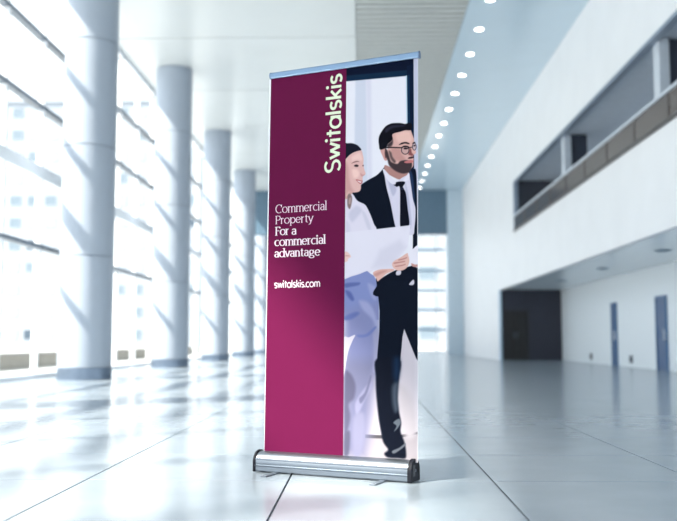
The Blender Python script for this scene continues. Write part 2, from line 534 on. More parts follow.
# support pole behind the sheet
pole = lathe('support_pole', [(0.008, 0.08), (0.008, vt - 0.02)], alu, ban, (0.0, 0.024, 0), n=20)
boxes('pole_hook', [(-0.012, 0.012, 0.0, 0.02, -0.01, 0.012)], cap_m, ban, bevel=0.002, loc=(0.0, 0.012, vt - 0.02))

# ---- flat print on the sheet
LAY = [0]
PR = 0.00012


def ink(rgb):
    return mat('ink_%d_%d_%d' % rgb, rgb, 0.7, var=0.012, scale=9.0, spec=0.03)


def smooth_closed(pts, n=5):
    out = []; N = len(pts)
    for i in range(N):
        p0, p1, p2, p3 = (pts[(i + k - 1) % N] for k in range(4))
        for s in range(n):
            t = s / n
            out.append(tuple(0.5 * ((2 * p1[c]) + (-p0[c] + p2[c]) * t + (2 * p0[c] - 5 * p1[c] + 4 * p2[c] - p3[c]) * t * t +
                                    (-p0[c] + 3 * p1[c] - 3 * p2[c] + p3[c]) * t ** 3) for c in (0, 1)))
    return out


CROPS = {'A': (375, 118, 11.578), 'B': (342, 138, 8.689), 'C': (342, 180, 8.4625), 'D': (342, 230, 8.4625),
         'E': (342, 280, 5.7875), 'F': (342, 365, 5.2125), 'G': (340, 45, 6.518), 'H': (335, 110, 5.789), 'P': (0, 0, 1.0)}


def px(c, pts):
    x0, y0, s = CROPS[c]
    return [(x0 + a / s, y0 + b / s) for a, b in pts]


EDGE_L = lambda y: 346.4 - (y - 68) * 3.3 / 387.0      # edge between the magenta and the photo
EDGE_R = lambda y: 417.7


MOTIFS = {}
GROUPS = []          # every printed layer in order: (group, colour, outline in photo pixels, softness)


class Print:
    def __init__(s):
        s.layers = []

    def poly(s, rgb, crop, pts, smooth=True, soft=None):
        p = px(crop, pts)
        if smooth:
            p = smooth_closed(p)
        s.layers.append((rgb, p, SOFT.get(rgb, 0.45) if soft is None else soft))
        return s

    def build(s, name, label=None):
        GROUPS.append((name, label, s.layers))
        if name not in MOTIFS:
            MOTIFS[name] = (len(MOTIFS), label)


MAG = (90, 20, 58)
me = bpy.data.meshes.new('magenta_panel')
me.from_pydata([(a, -0.0003, b) for a, b in (uv(x, y) for x, y in ((271.0, 78.0), (346.6, 67.0), (343.1, 456.5), (264.3, 451.5)))], [], [(3, 2, 1, 0)])
me.materials.append(ink(MAG))
tag(link('magenta_panel', me, sheet), 'plain magenta printed field')
PRINT_GAIN = (0.84, 0.78, 0.80)
# softness (photo pixels) of the tones that melt into their surroundings
SOFT = {(196, 206, 220): 1.5, (206, 210, 224): 2.5, (16, 40, 64): 0.8, (196, 194, 202): 6, (166, 164, 170): 3, (186, 184, 190): 4, (34, 52, 82): 1.2,
        (64, 76, 90): 3.0, (92, 104, 114): 0.9, (92, 100, 110): 0.8, (24, 46, 74): 4.5, (176, 180, 202): 1.3, (178, 182, 204): 1.3,
        (222, 186, 176): 2.2, (186, 144, 138): 1.8, (110, 72, 72): 0.7, (94, 78, 78): 1.2, (62, 52, 56): 0.9, (128, 78, 80): 0.9, (214, 170, 160): 1.0,
        (66, 56, 60): 1.2, (38, 38, 52): 1.2, (192, 194, 212): 2.2, (196, 198, 214): 1.5, (200, 202, 218): 1.8, (128, 112, 112): 0.9, (170, 150, 146): 0.8,
        (228, 196, 190): 2.2, (194, 154, 150): 2.4, (190, 146, 144): 0.9, (232, 200, 192): 2.0, (124, 132, 172): 9, (116, 121, 150): 10,
        (92, 106, 160): 1.2, (88, 102, 158): 1.6, (98, 112, 166): 1.8, (104, 118, 170): 1.4, (150, 158, 196): 2.5, (146, 156, 196): 2.0, (146, 150, 180): 2.0,
        (90, 92, 116): 2.2, (88, 90, 112): 2.0, (140, 144, 172): 1.8, (104, 108, 136): 1.4, (132, 136, 162): 3.0, (204, 206, 220): 4, (190, 146, 138): 1.4,
        (176, 128, 124): 0.6, (190, 150, 146): 0.6, (16, 22, 35): 1.5}

p = Print()
p.poly((220, 225, 233), 'P', [(346.5, 67), (417.7, 55.8), (417.4, 461), (343.1, 457)], False)
p.poly((196, 206, 220), 'P', [(355.5, 75), (366, 75), (368, 196), (354, 196)], False)
p.poly((206, 210, 224), 'P', [(366, 75), (371, 75), (372, 196), (368, 196)], False)
p.poly((10, 20, 42), 'G', [(30, 150), (480, 74), (480, 160), (435, 200), (30, 237)], False)
p.poly((16, 40, 64), 'G', [(30, 201), (476, 160), (476, 205), (435, 201), (30, 237)], False)
p.poly((12, 26, 50), 'P', [(406.8, 66), (413.6, 64), (414.6, 200), (408.5, 200)], False)
p.poly((16, 44, 72), 'P', [(406.8, 75.6), (409.6, 74.6), (411, 200), (408.5, 200)], False)
p.poly((186, 192, 212), 'P', [(413.7, 57), (418, 56), (418, 210), (414.4, 210)], False)
p.poly((176, 206, 222), 'P', [(405.8, 75.7), (406.9, 75.5), (408.3, 190), (407.4, 190)], False)
# room seen between and under the trousers
p.poly((196, 194, 202), 'P', [(340, 330), (418, 330), (418.5, 436), (340, 437)], False)
p.poly((166, 164, 170), 'P', [(340, 436), (418.5, 433), (418.5, 462), (340, 460)], False)
p.poly((84, 84, 90), 'F', [(120, 362), (215, 366), (215, 384), (120, 380)], False)
p.poly((84, 84, 90), 'F', [(300, 365), (395, 348), (395, 360), (300, 380)], False)
p.poly((186, 184, 190), 'F', [(300, 120), (360, 160), (390, 350), (325, 362)])
p.build('printed_office', 'printed bright office with a navy window frame')

NAVY, NAVY2 = (12, 20, 34), (24, 34, 54)
p = Print()
# jacket
p.poly(NAVY, 'P', [(351.5, 193), (357, 189), (360, 186), (362.7, 183.5), (369.6, 179.2), (376.5, 175.4), (381, 171.2), (385.5, 167.5),
                   (390, 180), (398, 205), (404, 232), (390, 240), (372, 240), (366, 225), (357, 203)])
p.poly(NAVY, 'P', [(407.5, 172), (412, 170.5), (416, 171), (417, 200), (417, 262), (412.5, 262), (413, 240), (412, 215), (409.5, 190)])
p.poly((34, 52, 82), 'P', [(408.3, 172.5), (411, 171), (413.5, 180), (415, 207), (413.6, 204), (411, 190)])
# shirt
p.poly((204, 206, 222), 'P', [(384.2, 168.5), (388, 173), (394.5, 184), (399, 180), (406, 173.5), (409, 174), (411, 185), (413, 199), (415.6, 210), (414.5, 228), (412.5, 235),
                              (400, 232), (395.5, 227), (390.5, 203), (386, 185)])
p.poly((176, 180, 202), 'P', [(387.5, 176), (394.5, 185), (396.5, 190), (393, 196), (389.5, 187)])
p.poly((178, 182, 204), 'P', [(405, 184), (407.5, 190), (410, 206), (411.5, 224), (409, 226)])
# tie
p.poly((14, 18, 30), 'C', [(435, 35), (460, 18), (500, 12), (530, 15), (532, 30), (515, 62), (540, 110), (556, 240), (570, 375), (530, 392), (494, 396), (492, 240), (490, 66), (462, 58)])
p.poly((34, 40, 58), 'C', [(500, 62), (516, 62), (524, 80), (500, 84)])
# neck
p.poly((168, 128, 122), 'H', [(288, 320), (320, 330), (400, 365), (424, 358), (424, 372), (388, 392), (372, 402), (345, 392), (310, 372), (288, 350)])
p.poly((216, 218, 230), 'H', [(276, 342), (292, 350), (330, 395), (352, 418), (345, 432), (318, 420), (290, 385)])
p.poly((216, 218, 230), 'H', [(426, 364), (432, 380), (426, 405), (402, 412), (396, 404), (412, 385)])
# head: skin
p.poly((206, 168, 160), 'A', [(150, 330), (195, 200), (250, 160), (330, 140), (405, 135), (432, 190), (452, 245), (455, 300), (462, 350), (474, 395), (468, 412),
                              (445, 432), (448, 470), (446, 520), (440, 560), (400, 600), (330, 600), (230, 570), (180, 500), (155, 430)])
p.poly((222, 186, 176), 'A', [(240, 190), (330, 155), (395, 150), (420, 200), (430, 250), (400, 280), (330, 275), (270, 280)])
p.poly((186, 144, 138), 'A', [(190, 360), (290, 360), (310, 420), (350, 470), (300, 500), (220, 470)])
# ear
p.poly((196, 152, 146), 'A', [(62, 372), (95, 352), (140, 362), (158, 400), (152, 460), (135, 492), (110, 488), (92, 450)])
p.poly((110, 72, 72), 'A', [(115, 390), (138, 392), (138, 440), (122, 465), (114, 430)])
# beard
p.poly((62, 52, 56), 'H', [(290, 222), (304, 238), (314, 270), (326, 300), (360, 312), (378, 296), (410, 290), (436, 296), (446, 310), (443, 336), (428, 360), (396, 368), (360, 358),
                           (330, 338), (312, 318), (304, 290), (292, 262)])
p.poly((94, 78, 78), 'A', [(160, 380), (190, 400), (205, 450), (240, 500), (222, 520), (180, 470)])
# lips, nose
p.poly((186, 116, 116), 'A', [(338, 508), (380, 492), (420, 486), (444, 496), (438, 514), (400, 522), (356, 522)])
p.poly((128, 78, 80), 'A', [(404, 350), (420, 362), (426, 400), (442, 420), (436, 440), (404, 432), (386, 420), (394, 390)])
p.poly((214, 170, 160), 'A', [(424, 346), (444, 350), (470, 396), (456, 416), (436, 400)])
p.poly((60, 42, 48), 'A', [(400, 452), (444, 446), (446, 462), (410, 472), (380, 468)])
# hair
p.poly((16, 17, 26), 'A', [(42, 270), (48, 215), (75, 160), (120, 100), (165, 72), (210, 60), (290, 58), (350, 68), (392, 56), (424, 70), (430, 95), (412, 140),
                           (350, 142), (290, 160), (225, 176), (200, 196), (206, 240), (185, 270), (150, 300), (128, 345), (60, 366), (48, 320)])
p.poly((66, 56, 60), 'A', [(140, 310), (185, 272), (205, 245), (208, 290), (190, 325), (150, 335)])
p.poly((38, 38, 52), 'A', [(120, 130), (200, 85), (300, 80), (360, 92), (300, 104), (200, 120), (130, 170)])
# brows, glasses, eyes
p.poly((28, 24, 30), 'A', [(276, 312), (310, 286), (360, 278), (396, 292), (396, 304), (350, 296), (312, 304)])
p.poly((28, 24, 30), 'A', [(430, 296), (450, 278), (468, 282), (464, 290), (446, 294)])
p.poly((28, 26, 32), 'A', [(100, 336), (200, 334), (310, 338), (310, 352), (200, 348), (110, 352)], False)


def ring(rgb, inner, cx, cy, rx, ry, t):
    o = [(cx + rx * math.cos(a * math.pi / 12), cy + ry * math.sin(a * math.pi / 12)) for a in range(24)]
    i = [(cx + (rx - t) * math.cos(a * math.pi / 12), cy + (ry - t) * math.sin(a * math.pi / 12)) for a in range(24)]
    p.poly(rgb, 'A', o, False); p.poly(inner, 'A', i, False)


ring((48, 44, 52), (190, 158, 154), 350, 372, 48, 52, 9)
ring((48, 52, 66), (188, 170, 172), 456, 332, 26, 44, 8)
p.poly((28, 26, 32), 'A', [(304, 342), (330, 324), (372, 322), (398, 336), (398, 350), (370, 338), (330, 340)])
p.poly((36, 28, 34), 'A', [(330, 352), (356, 342), (382, 352), (372, 362), (340, 362)])
p.poly((36, 28, 34), 'A', [(444, 320), (460, 312), (470, 320), (462, 328), (448, 328)])
p.poly((28, 26, 32), 'A', [(396, 342), (414, 334), (432, 334), (432, 342), (414, 344), (398, 352)], False)
p.build('printed_man', 'printed man in a navy suit with tie, glasses and beard')

p = Print()
# blouse
BL = (212, 212, 226)
p.poly(BL, 'P', [(344, 200), (347, 196), (350.5, 192.5), (353.5, 195), (357.5, 200.8), (364.6, 204.4), (367.8, 209), (371, 216), (374, 224), (377, 232), (376, 262), (371, 272),
                 (362, 274), (350, 278), (343, 280)])
p.poly((192, 194, 212), 'P', [(349, 214), (356, 206), (362, 210), (358, 216), (352, 222)])
p.poly((196, 198, 214), 'P', [(362, 212), (366, 214), (371, 228), (368, 229)])
p.poly((200, 202, 218), 'P', [(346, 222), (350, 226), (349, 240), (346, 246)])
# neck and hair behind
p.poly((196, 158, 152), 'B', [(30, 470), (95, 462), (85, 485), (70, 500), (50, 525), (30, 530)])
p.poly((128, 112, 112), 'C', [(48, 130), (70, 118), (86, 150), (80, 205), (66, 245), (46, 215)])
p.poly((170, 150, 146), 'C', [(60, 160), (76, 150), (72, 200), (58, 200)])
# face
p.poly((214, 178, 172), 'B', [(28, 175), (60, 150), (110, 120), (164, 104), (182, 150), (188, 190), (186, 230), (196, 280), (206, 308), (198, 322), (182, 330), (180, 350), (176, 388),
                              (166, 400), (164, 440), (150, 464), (110, 474), (70, 470), (28, 490)])
p.poly((228, 196, 190), 'B', [(90, 160), (150, 130), (174, 170), (170, 195), (130, 190), (90, 200)])
p.poly((194, 154, 150), 'B', [(28, 220), (55, 260), (60, 340), (80, 420), (100, 465), (60, 468), (28, 480)])
p.poly((190, 146, 144), 'B', [(158, 305), (180, 318), (196, 318), (186, 330), (168, 332)])
p.poly((232, 200, 192), 'B', [(90, 280), (130, 275), (150, 310), (130, 345), (100, 340)])
# hair
p.poly((22, 26, 40), 'B', [(20, 56), (50, 46), (90, 46), (130, 60), (155, 82), (168, 104), (140, 112), (100, 126), (66, 148), (40, 174), (20, 190)])
# brow, eye, mouth
p.poly((120, 90, 92), 'B', [(82, 222), (105, 206), (135, 200), (152, 208), (134, 208), (106, 214)])
p.poly((50, 40, 48), 'B', [(104, 240), (124, 230), (144, 238), (138, 250), (116, 250)])
p.poly((120, 90, 94), 'B', [(176, 240), (186, 232), (190, 240), (184, 248)])
p.poly((176, 104, 106), 'B', [(120, 362), (142, 362), (166, 370), (178, 368), (178, 388), (164, 400), (146, 392)])
p.poly((236, 232, 234), 'B', [(134, 370), (160, 378), (170, 380), (162, 388), (146, 382)])
# trousers
TR = (124, 138, 186)
p.poly(TR, 'D', [(15, 420), (80, 393), (150, 372), (212, 345), (240, 368), (272, 388), (292, 432), (300, 500), (310, 600), (310, 760), (15, 760)], False)
p.poly((124, 132, 172), 'E', [(10, 180), (120, 150), (212, 120), (219, 190), (216, 290), (206, 420), (200, 545), (10, 545), (10, 350)], False)
p.poly((116, 121, 150), 'F', [(5, -30), (182, -30), (178, 50), (166, 130), (157, 250), (144, 370), (122, 474), (10, 470)], False)
p.poly((200, 200, 212), 'E', [(8, 345), (40, 332), (76, 318), (62, 350), (38, 410), (24, 480), (14, 545), (8, 545)])
p.poly((92, 106, 160), 'E', [(20, 20), (100, 14), (96, 30), (50, 40), (20, 44)])
p.poly((88, 102, 158), 'E', [(20, 60), (50, 70), (70, 110), (56, 120), (30, 90)])
p.poly((98, 112, 166), 'E', [(20, 210), (80, 185), (100, 195), (60, 225), (20, 232)])
p.poly((104, 118, 170), 'E', [(90, 318), (140, 312), (190, 270), (196, 280), (150, 325), (100, 332)])
p.poly((150, 158, 196), 'E', [(100, 120), (150, 130), (190, 190), (200, 260), (170, 220), (120, 170)])
p.poly((146, 156, 196), 'E', [(150, 20), (190, 40), (200, 110), (180, 110), (160, 70)])
p.poly((146, 150, 180), 'E', [(180, 320), (205, 290), (206, 400), (196, 520), (180, 520), (190, 400)])
p.poly((90, 92, 116), 'F', [(14, 60), (40, 40), (70, 100), (64, 170), (36, 205), (44, 270), (30, 340), (12, 350)])
p.poly((88, 90, 112), 'F', [(14, 360), (40, 345), (42, 400), (34, 465), (12, 465)])
p.poly((140, 144, 172), 'F', [(70, 200), (110, 130), (150, 90), (160, 110), (120, 180), (80, 260)])
p.poly((104, 108, 136), 'F', [(90, 175), (120, 140), (146, 60), (152, 70), (130, 150), (100, 200)])
p.poly((132, 136, 162), 'F', [(60, 280), (110, 250), (120, 330), (100, 460), (60, 460)])
p.build('printed_woman', 'printed woman with dark hair, pale blouse and blue trousers')

p = Print()
# lower jacket, sleeve, trousers
p.poly(NAVY, 'D', [(285, 560), (296, 470), (305, 432), (370, 385), (450, 342), (520, 322), (600, 300), (640, 290), (650, 420), (650, 560)])
p.poly((14, 22, 36), 'E', [(196, -10), (320, 5), (450, 10), (450, 480), (430, 455), (395, 370), (360, 283), (350, 330), (345, 390), (338, 460), (328, 545),
                           (200, 545), (205, 430), (216, 300), (218, 180), (208, 80)], False)
p.poly((16, 22, 35), 'F', [(180, -30), (300, -30), (299, 60), (293, 110), (290, 180), (297, 240), (308, 300), (306, 350), (325, 400), (334, 450), (330, 486),
                           (290, 486), (240, 482), (221, 462), (240, 440), (215, 400), (198, 320), (188, 250), (178, 140), (176, 60)])
p.poly((64, 76, 90), 'F', [(262, 110), (292, 90), (288, 170), (292, 230), (275, 245), (262, 190)])
p.poly((92, 104, 114), 'F', [(268, 300), (296, 280), (306, 300), (290, 330), (272, 345), (284, 318)])
p.poly((92, 100, 110), 'F', [(262, 448), (300, 430), (328, 408), (330, 420), (300, 445), (270, 462)])
p.poly((24, 46, 74), 'F', [(272, -30), (298, -30), (296, 50), (285, 80), (272, 60)])
p.build('printed_man')

p = Print()
p.poly((216, 218, 230), 'P', [(344.5, 232.5), (376, 229.2), (410.6, 225.2), (407.6, 247), (398, 259), (393, 269.6), (370, 270.2), (352, 274.8), (344, 277.5)], False)
p.poly((204, 206, 220), 'P', [(380, 250), (400, 240), (406, 247), (398, 258), (392, 268), (372, 268)], False)
p.poly((214, 176, 166), 'D', [(262, 362), (310, 336), (370, 330), (436, 330), (436, 346), (380, 368), (330, 412), (302, 434), (288, 405)])
p.poly((190, 146, 138), 'D', [(270, 375), (320, 350), (380, 345), (330, 372), (290, 392)])
p.poly((216, 180, 170), 'D', [(424, 284), (446, 258), (480, 240), (510, 222), (550, 196), (568, 210), (572, 250), (560, 300), (530, 334), (480, 346), (446, 330), (430, 312)])
for pts in ([(440, 276), (490, 268), (530, 262), (530, 270), (490, 278), (444, 286)], [(452, 304), (500, 296), (536, 288), (534, 296), (500, 306), (456, 312)],
            [(478, 250), (520, 240), (548, 230), (548, 238), (520, 250), (482, 258)]):
    p.poly((176, 128, 124), 'D', pts)
p.poly((222, 192, 184), 'D', [(20, 190), (45, 186), (66, 206), (76, 228), (52, 244), (48, 262), (20, 268)])
p.poly((190, 150, 146), 'D', [(30, 214), (60, 216), (62, 222), (30, 222)])
p.poly((222, 224, 234), 'D', [(560, 196), (600, 160), (650, 136), (650, 310), (600, 296), (575, 270), (566, 230)])
p.poly((188, 146, 140), 'D', [(586, 282), (620, 292), (650, 290), (650, 310), (600, 310)])
p.poly((200, 200, 212), 'D', [(462, 350), (498, 346), (494, 378), (460, 380)])
p.poly((200, 200, 212), 'D', [(572, 452), (604, 420), (612, 448), (600, 466), (572, 464)])
p.build('printed_papers', 'printed white papers held in two hands')


# every layer is laid down on one fine grid of the print, then the grid is shared out to the printed motifs
import numpy as np
STEP = 0.0022
_c = [uv(x, y) for x, y in ((346.5, 67), (417.7, 56), (417.4, 461), (343.1, 457))]
U0 = min(c[0] for c in _c); U1 = max(c[0] for c in _c); V0 = 0.095; V1 = vt - 0.004
nu = int((U1 - U0) / STEP) + 2; nv = int((V1 - V0) / STEP) + 2
gu, gv = np.meshgrid(np.linspace(U0, U1, nu), np.linspace(V0, V1, nv))
_left = [uv(346.5, 67), uv(343.1, 457)]
edge_l = _left[1][0] + (gv - _left[1][1]) * (_left[0][0] - _left[1][0]) / (_left[0][1] - _left[1][1])
edge_r = ur - 0.001 + (gv - vb) * (tr - ur) / (vt - vb)
f0 = (gu - U0) / (U1 - U0)
gu = edge_l + f0 * (edge_r - edge_l)           # grid squeezed to the slanting edges of the print
rgbimg = np.zeros(gu.shape + (3,)); rgbimg[:] = (220, 225, 233)
owner = np.zeros(gu.shape, int)
PXM = 4.7 / FPX                                # one photo pixel on the sheet, metres
for gname, glabel, layers in GROUPS:
    for rgb, pts, soft in layers:
        q = np.array([uv(x, y) for x, y in pts]); sf = soft * PXM
        i0 = np.searchsorted(gv[:, 0], q[:, 1].min() - sf * 2); i1 = np.searchsorted(gv[:, 0], q[:, 1].max() + sf * 2)
        if i1 <= i0:
            continue
        pu, pv = gu[i0:i1], gv[i0:i1]
        ins = np.zeros(pu.shape, bool); dist = np.full(pu.shape, 1e9)
        for (ax, ay), (bx, by) in zip(q, np.roll(q, -1, 0)):
            cr = ((ay > pv) != (by > pv))
            with np.errstate(divide='ignore', invalid='ignore'):
                ins ^= cr & (pu < (bx - ax) * (pv - ay) / ((by - ay) or 1e-12) + ax)
            dx, dy = bx - ax, by - ay; l2 = dx * dx + dy * dy
            if l2 < 1e-14:
                continue
            t = np.clip(((pu - ax) * dx + (pv - ay) * dy) / l2, 0, 1)
            dist = np.minimum(dist, np.hypot(pu - ax - t * dx, pv - ay - t * dy))
        sd = np.where(ins, dist, -dist)
        al = np.clip(sd / (2 * sf) + 0.5, 0, 1); al = al * al * (3 - 2 * al)
        rgbimg[i0:i1] = rgbimg[i0:i1] * (1 - al[..., None]) + np.array(rgb) * al[..., None]
        owner[i0:i1][al > 0.5] = MOTIFS[gname][0]
c8 = rgbimg / 255.0
linimg = np.where(c8 <= 0.04045, c8 / 12.92, ((c8 + 0.055) / 1.055) ** 2.4) * np.array(PRINT_GAIN)
pm_ = bpy.data.materials.new('photo_print'); pm_.use_nodes = True
_nt = pm_.node_tree; _p = _nt.nodes['Principled BSDF']
_at = _nt.nodes.new('ShaderNodeAttribute'); _at.attribute_name = 'print'
_nt.links.new(_at.outputs['Color'], _p.inputs['Base Color'])
_p.inputs['Roughness'].default_value = 0.7; _p.inputs['Specular IOR Level'].default_value = 0.03
idx = np.arange(nu * nv).reshape(nv, nu)
quads_ = np.stack([idx[:-1, :-1], idx[:-1, 1:], idx[1:, 1:], idx[1:, :-1]], -1)
fown = owner[:-1, :-1]
P3 = np.stack([gu, np.full(gu.shape, -0.0004), gv], -1).reshape(-1, 3)
L3 = np.concatenate([linimg.reshape(-1, 3), np.ones((nu * nv, 1))], 1)
for gname, (gi, glabel) in MOTIFS.items():
    fq = quads_[fown == gi].reshape(-1, 4)
    used, inv = np.unique(fq, return_inverse=True)
    me = bpy.data.meshes.new(gname)
    me.from_pydata(P3[used].tolist(), [], inv.reshape(-1, 4).tolist())
    ca = me.color_attributes.new('print', 'FLOAT_COLOR', 'POINT')
    ca.data.foreach_set('color', L3[used].astype(np.float32).ravel())
    me.materials.append(pm_)
    tag(link(gname, me, sheet), glabel)


# ---- lettering: strokes drawn with a nib
def A(cx, cy, rx, ry, a0, a1, n=14):
    return [(cx + rx * math.cos(math.radians(a0 + (a1 - a0) * i / n)), cy + ry * math.sin(math.radians(a0 + (a1 - a0) * i / n))) for i in range(n + 1)]


XH = 0.5; CH = 0.72; ASC = 0.76


def S_curve(wd, h):
    r = h / 4
    return A(wd / 2, h - r, wd / 2, r, 30, 270, 12)[:-1] + A(wd / 2, r, wd / 2, r, 90, -150, 12)


def glyph(ch, serif):
    """strokes, serif positions (x, y), advance"""
    s, f = [], []
    if ch == 'C':
        s = [A(0.36, CH / 2, 0.34, CH / 2, 48, 312, 22)]; adv = 0.68
        if serif: s.append([(0.60, CH * 0.70), (0.62, CH * 0.98)])
    elif ch == 'c':
        s = [A(0.24, XH / 2, 0.23, XH / 2, 48, 312, 16)]; adv = 0.46
    elif ch == 'o':
        s = [A(0.26, XH / 2, 0.25, XH / 2, 0, 360, 22)]; adv = 0.56
    elif ch == 'e':
        s = [[(0.03, XH * 0.53), (0.46, XH * 0.53)], A(0.245, XH / 2, 0.225, XH / 2, 4, 318, 20)]; adv = 0.52
    elif ch in 'mn':
        k = 2 if ch == 'm' else 1
        s = [[(0.07, 0), (0.07, XH)]]; f = [(0.07, 0), (0.04, XH)]
        for i in range(k):
            x0 = 0.07 + i * 0.33
            s.append(A(x0 + 0.165, XH - 0.17, 0.165, 0.17, 180, 0, 10) + [(x0 + 0.33, 0)]); f.append((x0 + 0.33, 0))
        adv = 0.14 + k * 0.33 + 0.02
    elif ch == 'r':
        s = [[(0.07, 0), (0.07, XH)], A(0.24, XH - 0.18, 0.17, 0.17, 180, 70, 8)]; f = [(0.07, 0), (0.04, XH)]; adv = 0.35
    elif ch == 'i':
        s = [[(0.07, 0), (0.07, XH)], [(0.07, 0.67), (0.07, 0.685)]]; f = [(0.07, 0), (0.04, XH)]; adv = 0.19
    elif ch == 'l':
        s = [[(0.07, 0), (0.07, ASC)]]; f = [(0.07, 0), (0.04, ASC)]; adv = 0.19
    elif ch == 'a' and serif:
        s = [A(0.22, XH - 0.15, 0.16, 0.15, 160, 0, 10) + [(0.38, 0.05), (0.44, 0)],
             A(0.22, 0.14, 0.17, 0.14, 60, 330, 14), [(0.30, 0.265), (0.38, 0.30)]]; adv = 0.48
    elif ch in 'adgq' or ch == 'a':
        s = [A(0.25, XH / 2, 0.23, XH / 2, 0, 360, 20)]
        if ch == 'a': s.append([(0.48, 0), (0.48, XH)])
        if ch == 'd': s.append([(0.48, 0), (0.48, ASC)]); f = [(0.45, ASC), (0.51, 0)]
        if ch == 'g':
            if serif:
                s = [A(0.23, 0.33, 0.18, 0.165, 0, 360, 18), [(0.12, 0.20), (0.08, 0.11), (0.16, 0.05), (0.34, 0.04)],
                     A(0.24, -0.08, 0.22, 0.12, 70, -290, 20), [(0.36, 0.45), (0.47, 0.48)]]
            else:
                s.append([(0.48, XH), (0.48, -0.05)] + A(0.28, -0.05, 0.2, 0.17, 0, -150, 10))
        adv = 0.55
    elif ch == 'P':
        s = [[(0.08, 0), (0.08, CH)], [(0.08, CH)] + A(0.28, CH - 0.19, 0.22, 0.19, 90, -90, 12) + [(0.08, CH - 0.38)]]
        f = [(0.08, 0), (0.05, CH)]; adv = 0.54
    elif ch == 'F':
        s = [[(0.08, 0), (0.08, CH)], [(0.08, CH), (0.46, CH)], [(0.08, CH * 0.53), (0.40, CH * 0.53)]]; f = [(0.08, 0), (0.05, CH)]
        if serif: s += [[(0.46, CH), (0.46, CH - 0.12)]]
        adv = 0.48
    elif ch == 'p':
        s = [[(0.07, -0.22), (0.07, XH)], A(0.29, XH / 2, 0.23, XH / 2, 0, 360, 20)]; f = [(0.07, -0.22), (0.04, XH)]; adv = 0.57
    elif ch == 't':
        s = [[(0.15, 0.66), (0.15, 0.12)] + A(0.26, 0.11, 0.11, 0.11, 180, 300, 6), [(0.02, XH), (0.31, XH)]]; adv = 0.35
        if not serif: s = [[(0.15, 0.68), (0.15, 0.0)], [(0.0, XH), (0.30, XH)]]; adv = 0.33
    elif ch == 'y':
        s = [[(0.03, XH), (0.24, 0.0)], [(0.45, XH), (0.20, -0.12), (0.12, -0.21), (0.03, -0.2)]]; f = [(0.03, XH), (0.45, XH)]; adv = 0.48
    elif ch == 'v':
        s = [[(0.03, XH), (0.24, 0.0)], [(0.45, XH), (0.24, 0.0)]]; f = [(0.03, XH), (0.45, XH)]; adv = 0.48
    elif ch == 'w':
        s = [[(0.02, XH), (0.19, 0.02)], [(0.19, 0.02), (0.35, XH - 0.02)], [(0.35, XH - 0.02), (0.51, 0.02)], [(0.51, 0.02), (0.68, XH)]]; adv = 0.70
    elif ch == 'k':
        s = [[(0.07, 0), (0.07, ASC)], [(0.38, XH), (0.09, 0.22)], [(0.17, 0.29), (0.40, 0)]]; adv = 0.44
    elif ch == 'S':
        s = [S_curve(0.44, CH)]; s = [[(x + 0.03, y) for x, y in s[0]]]; adv = 0.53
    elif ch == 's':
        s = [S_curve(0.31, XH)]; s = [[(x + 0.03, y) for x, y in s[0]]]; adv = 0.40
    elif ch == '.':
        s = [[(0.06, 0.02), (0.06, 0.04)]]; adv = 0.17
    else:
        adv = 0.26
    return s, (f if serif else []), adv


def text_mesh(txt, serif, thick, thin, track=0.03):
    quads = []
    x = 0.0

    def stroke(pts):
        n = len(pts)
        closed = math.hypot(pts[0][0] - pts[-1][0], pts[0][1] - pts[-1][1]) < 1e-6
        L, R = [], []
        for i in range(n):
            a = pts[i - 1] if i else (pts[-2] if closed else pts[0])
            b = pts[i + 1] if i < n - 1 else (pts[1] if closed else pts[-1])
            dx, dy = b[0] - a[0], b[1] - a[1]; l = math.hypot(dx, dy) or 1
            dx, dy = dx / l, dy / l
            wd = thin + (thick - thin) * abs(dy) ** 1.5
            k = 1.0
            if 0 < i < n - 1:      # keep the width in sharp turns
                e1 = (pts[i][0] - a[0], pts[i][1] - a[1]); l1 = math.hypot(*e1) or 1
                k = min(1.8, 1 / max(0.4, abs((e1[0] * dx + e1[1] * dy) / l1)))
            L.append((pts[i][0] - dy * wd / 2 * k, pts[i][1] + dx * wd / 2 * k)); R.append((pts[i][0] + dy * wd / 2 * k, pts[i][1] - dx * wd / 2 * k))
        for i in range(n - 1):
            quads.append([(px_ + x, py_) for px_, py_ in (L[i], R[i], R[i + 1], L[i + 1])])

    for ch in txt:
        s, f, adv = glyph(ch, serif)
        for st in s:
            if ch in 'i.' and len(st) == 2 and abs(st[0][1] - st[1][1]) < 0.05:
                r = max(thick * 0.62, 0.05); cx, cy = st[0]
                quads.append([(cx + x + r * math.cos(k * math.pi / 5), cy + 0.02 + r * math.sin(k * math.pi / 5)) for k in range(10)])
            else:
                stroke(st)
        for fx, fy in f:
            wd = thick * 0.62 + 0.03; t = thin * 0.9
            quads.append([(fx + x - wd, fy - t / 2), (fx + x + wd, fy - t / 2), (fx + x + wd, fy + t / 2), (fx + x - wd, fy + t / 2)])
        x += adv + track
    return quads, x - track


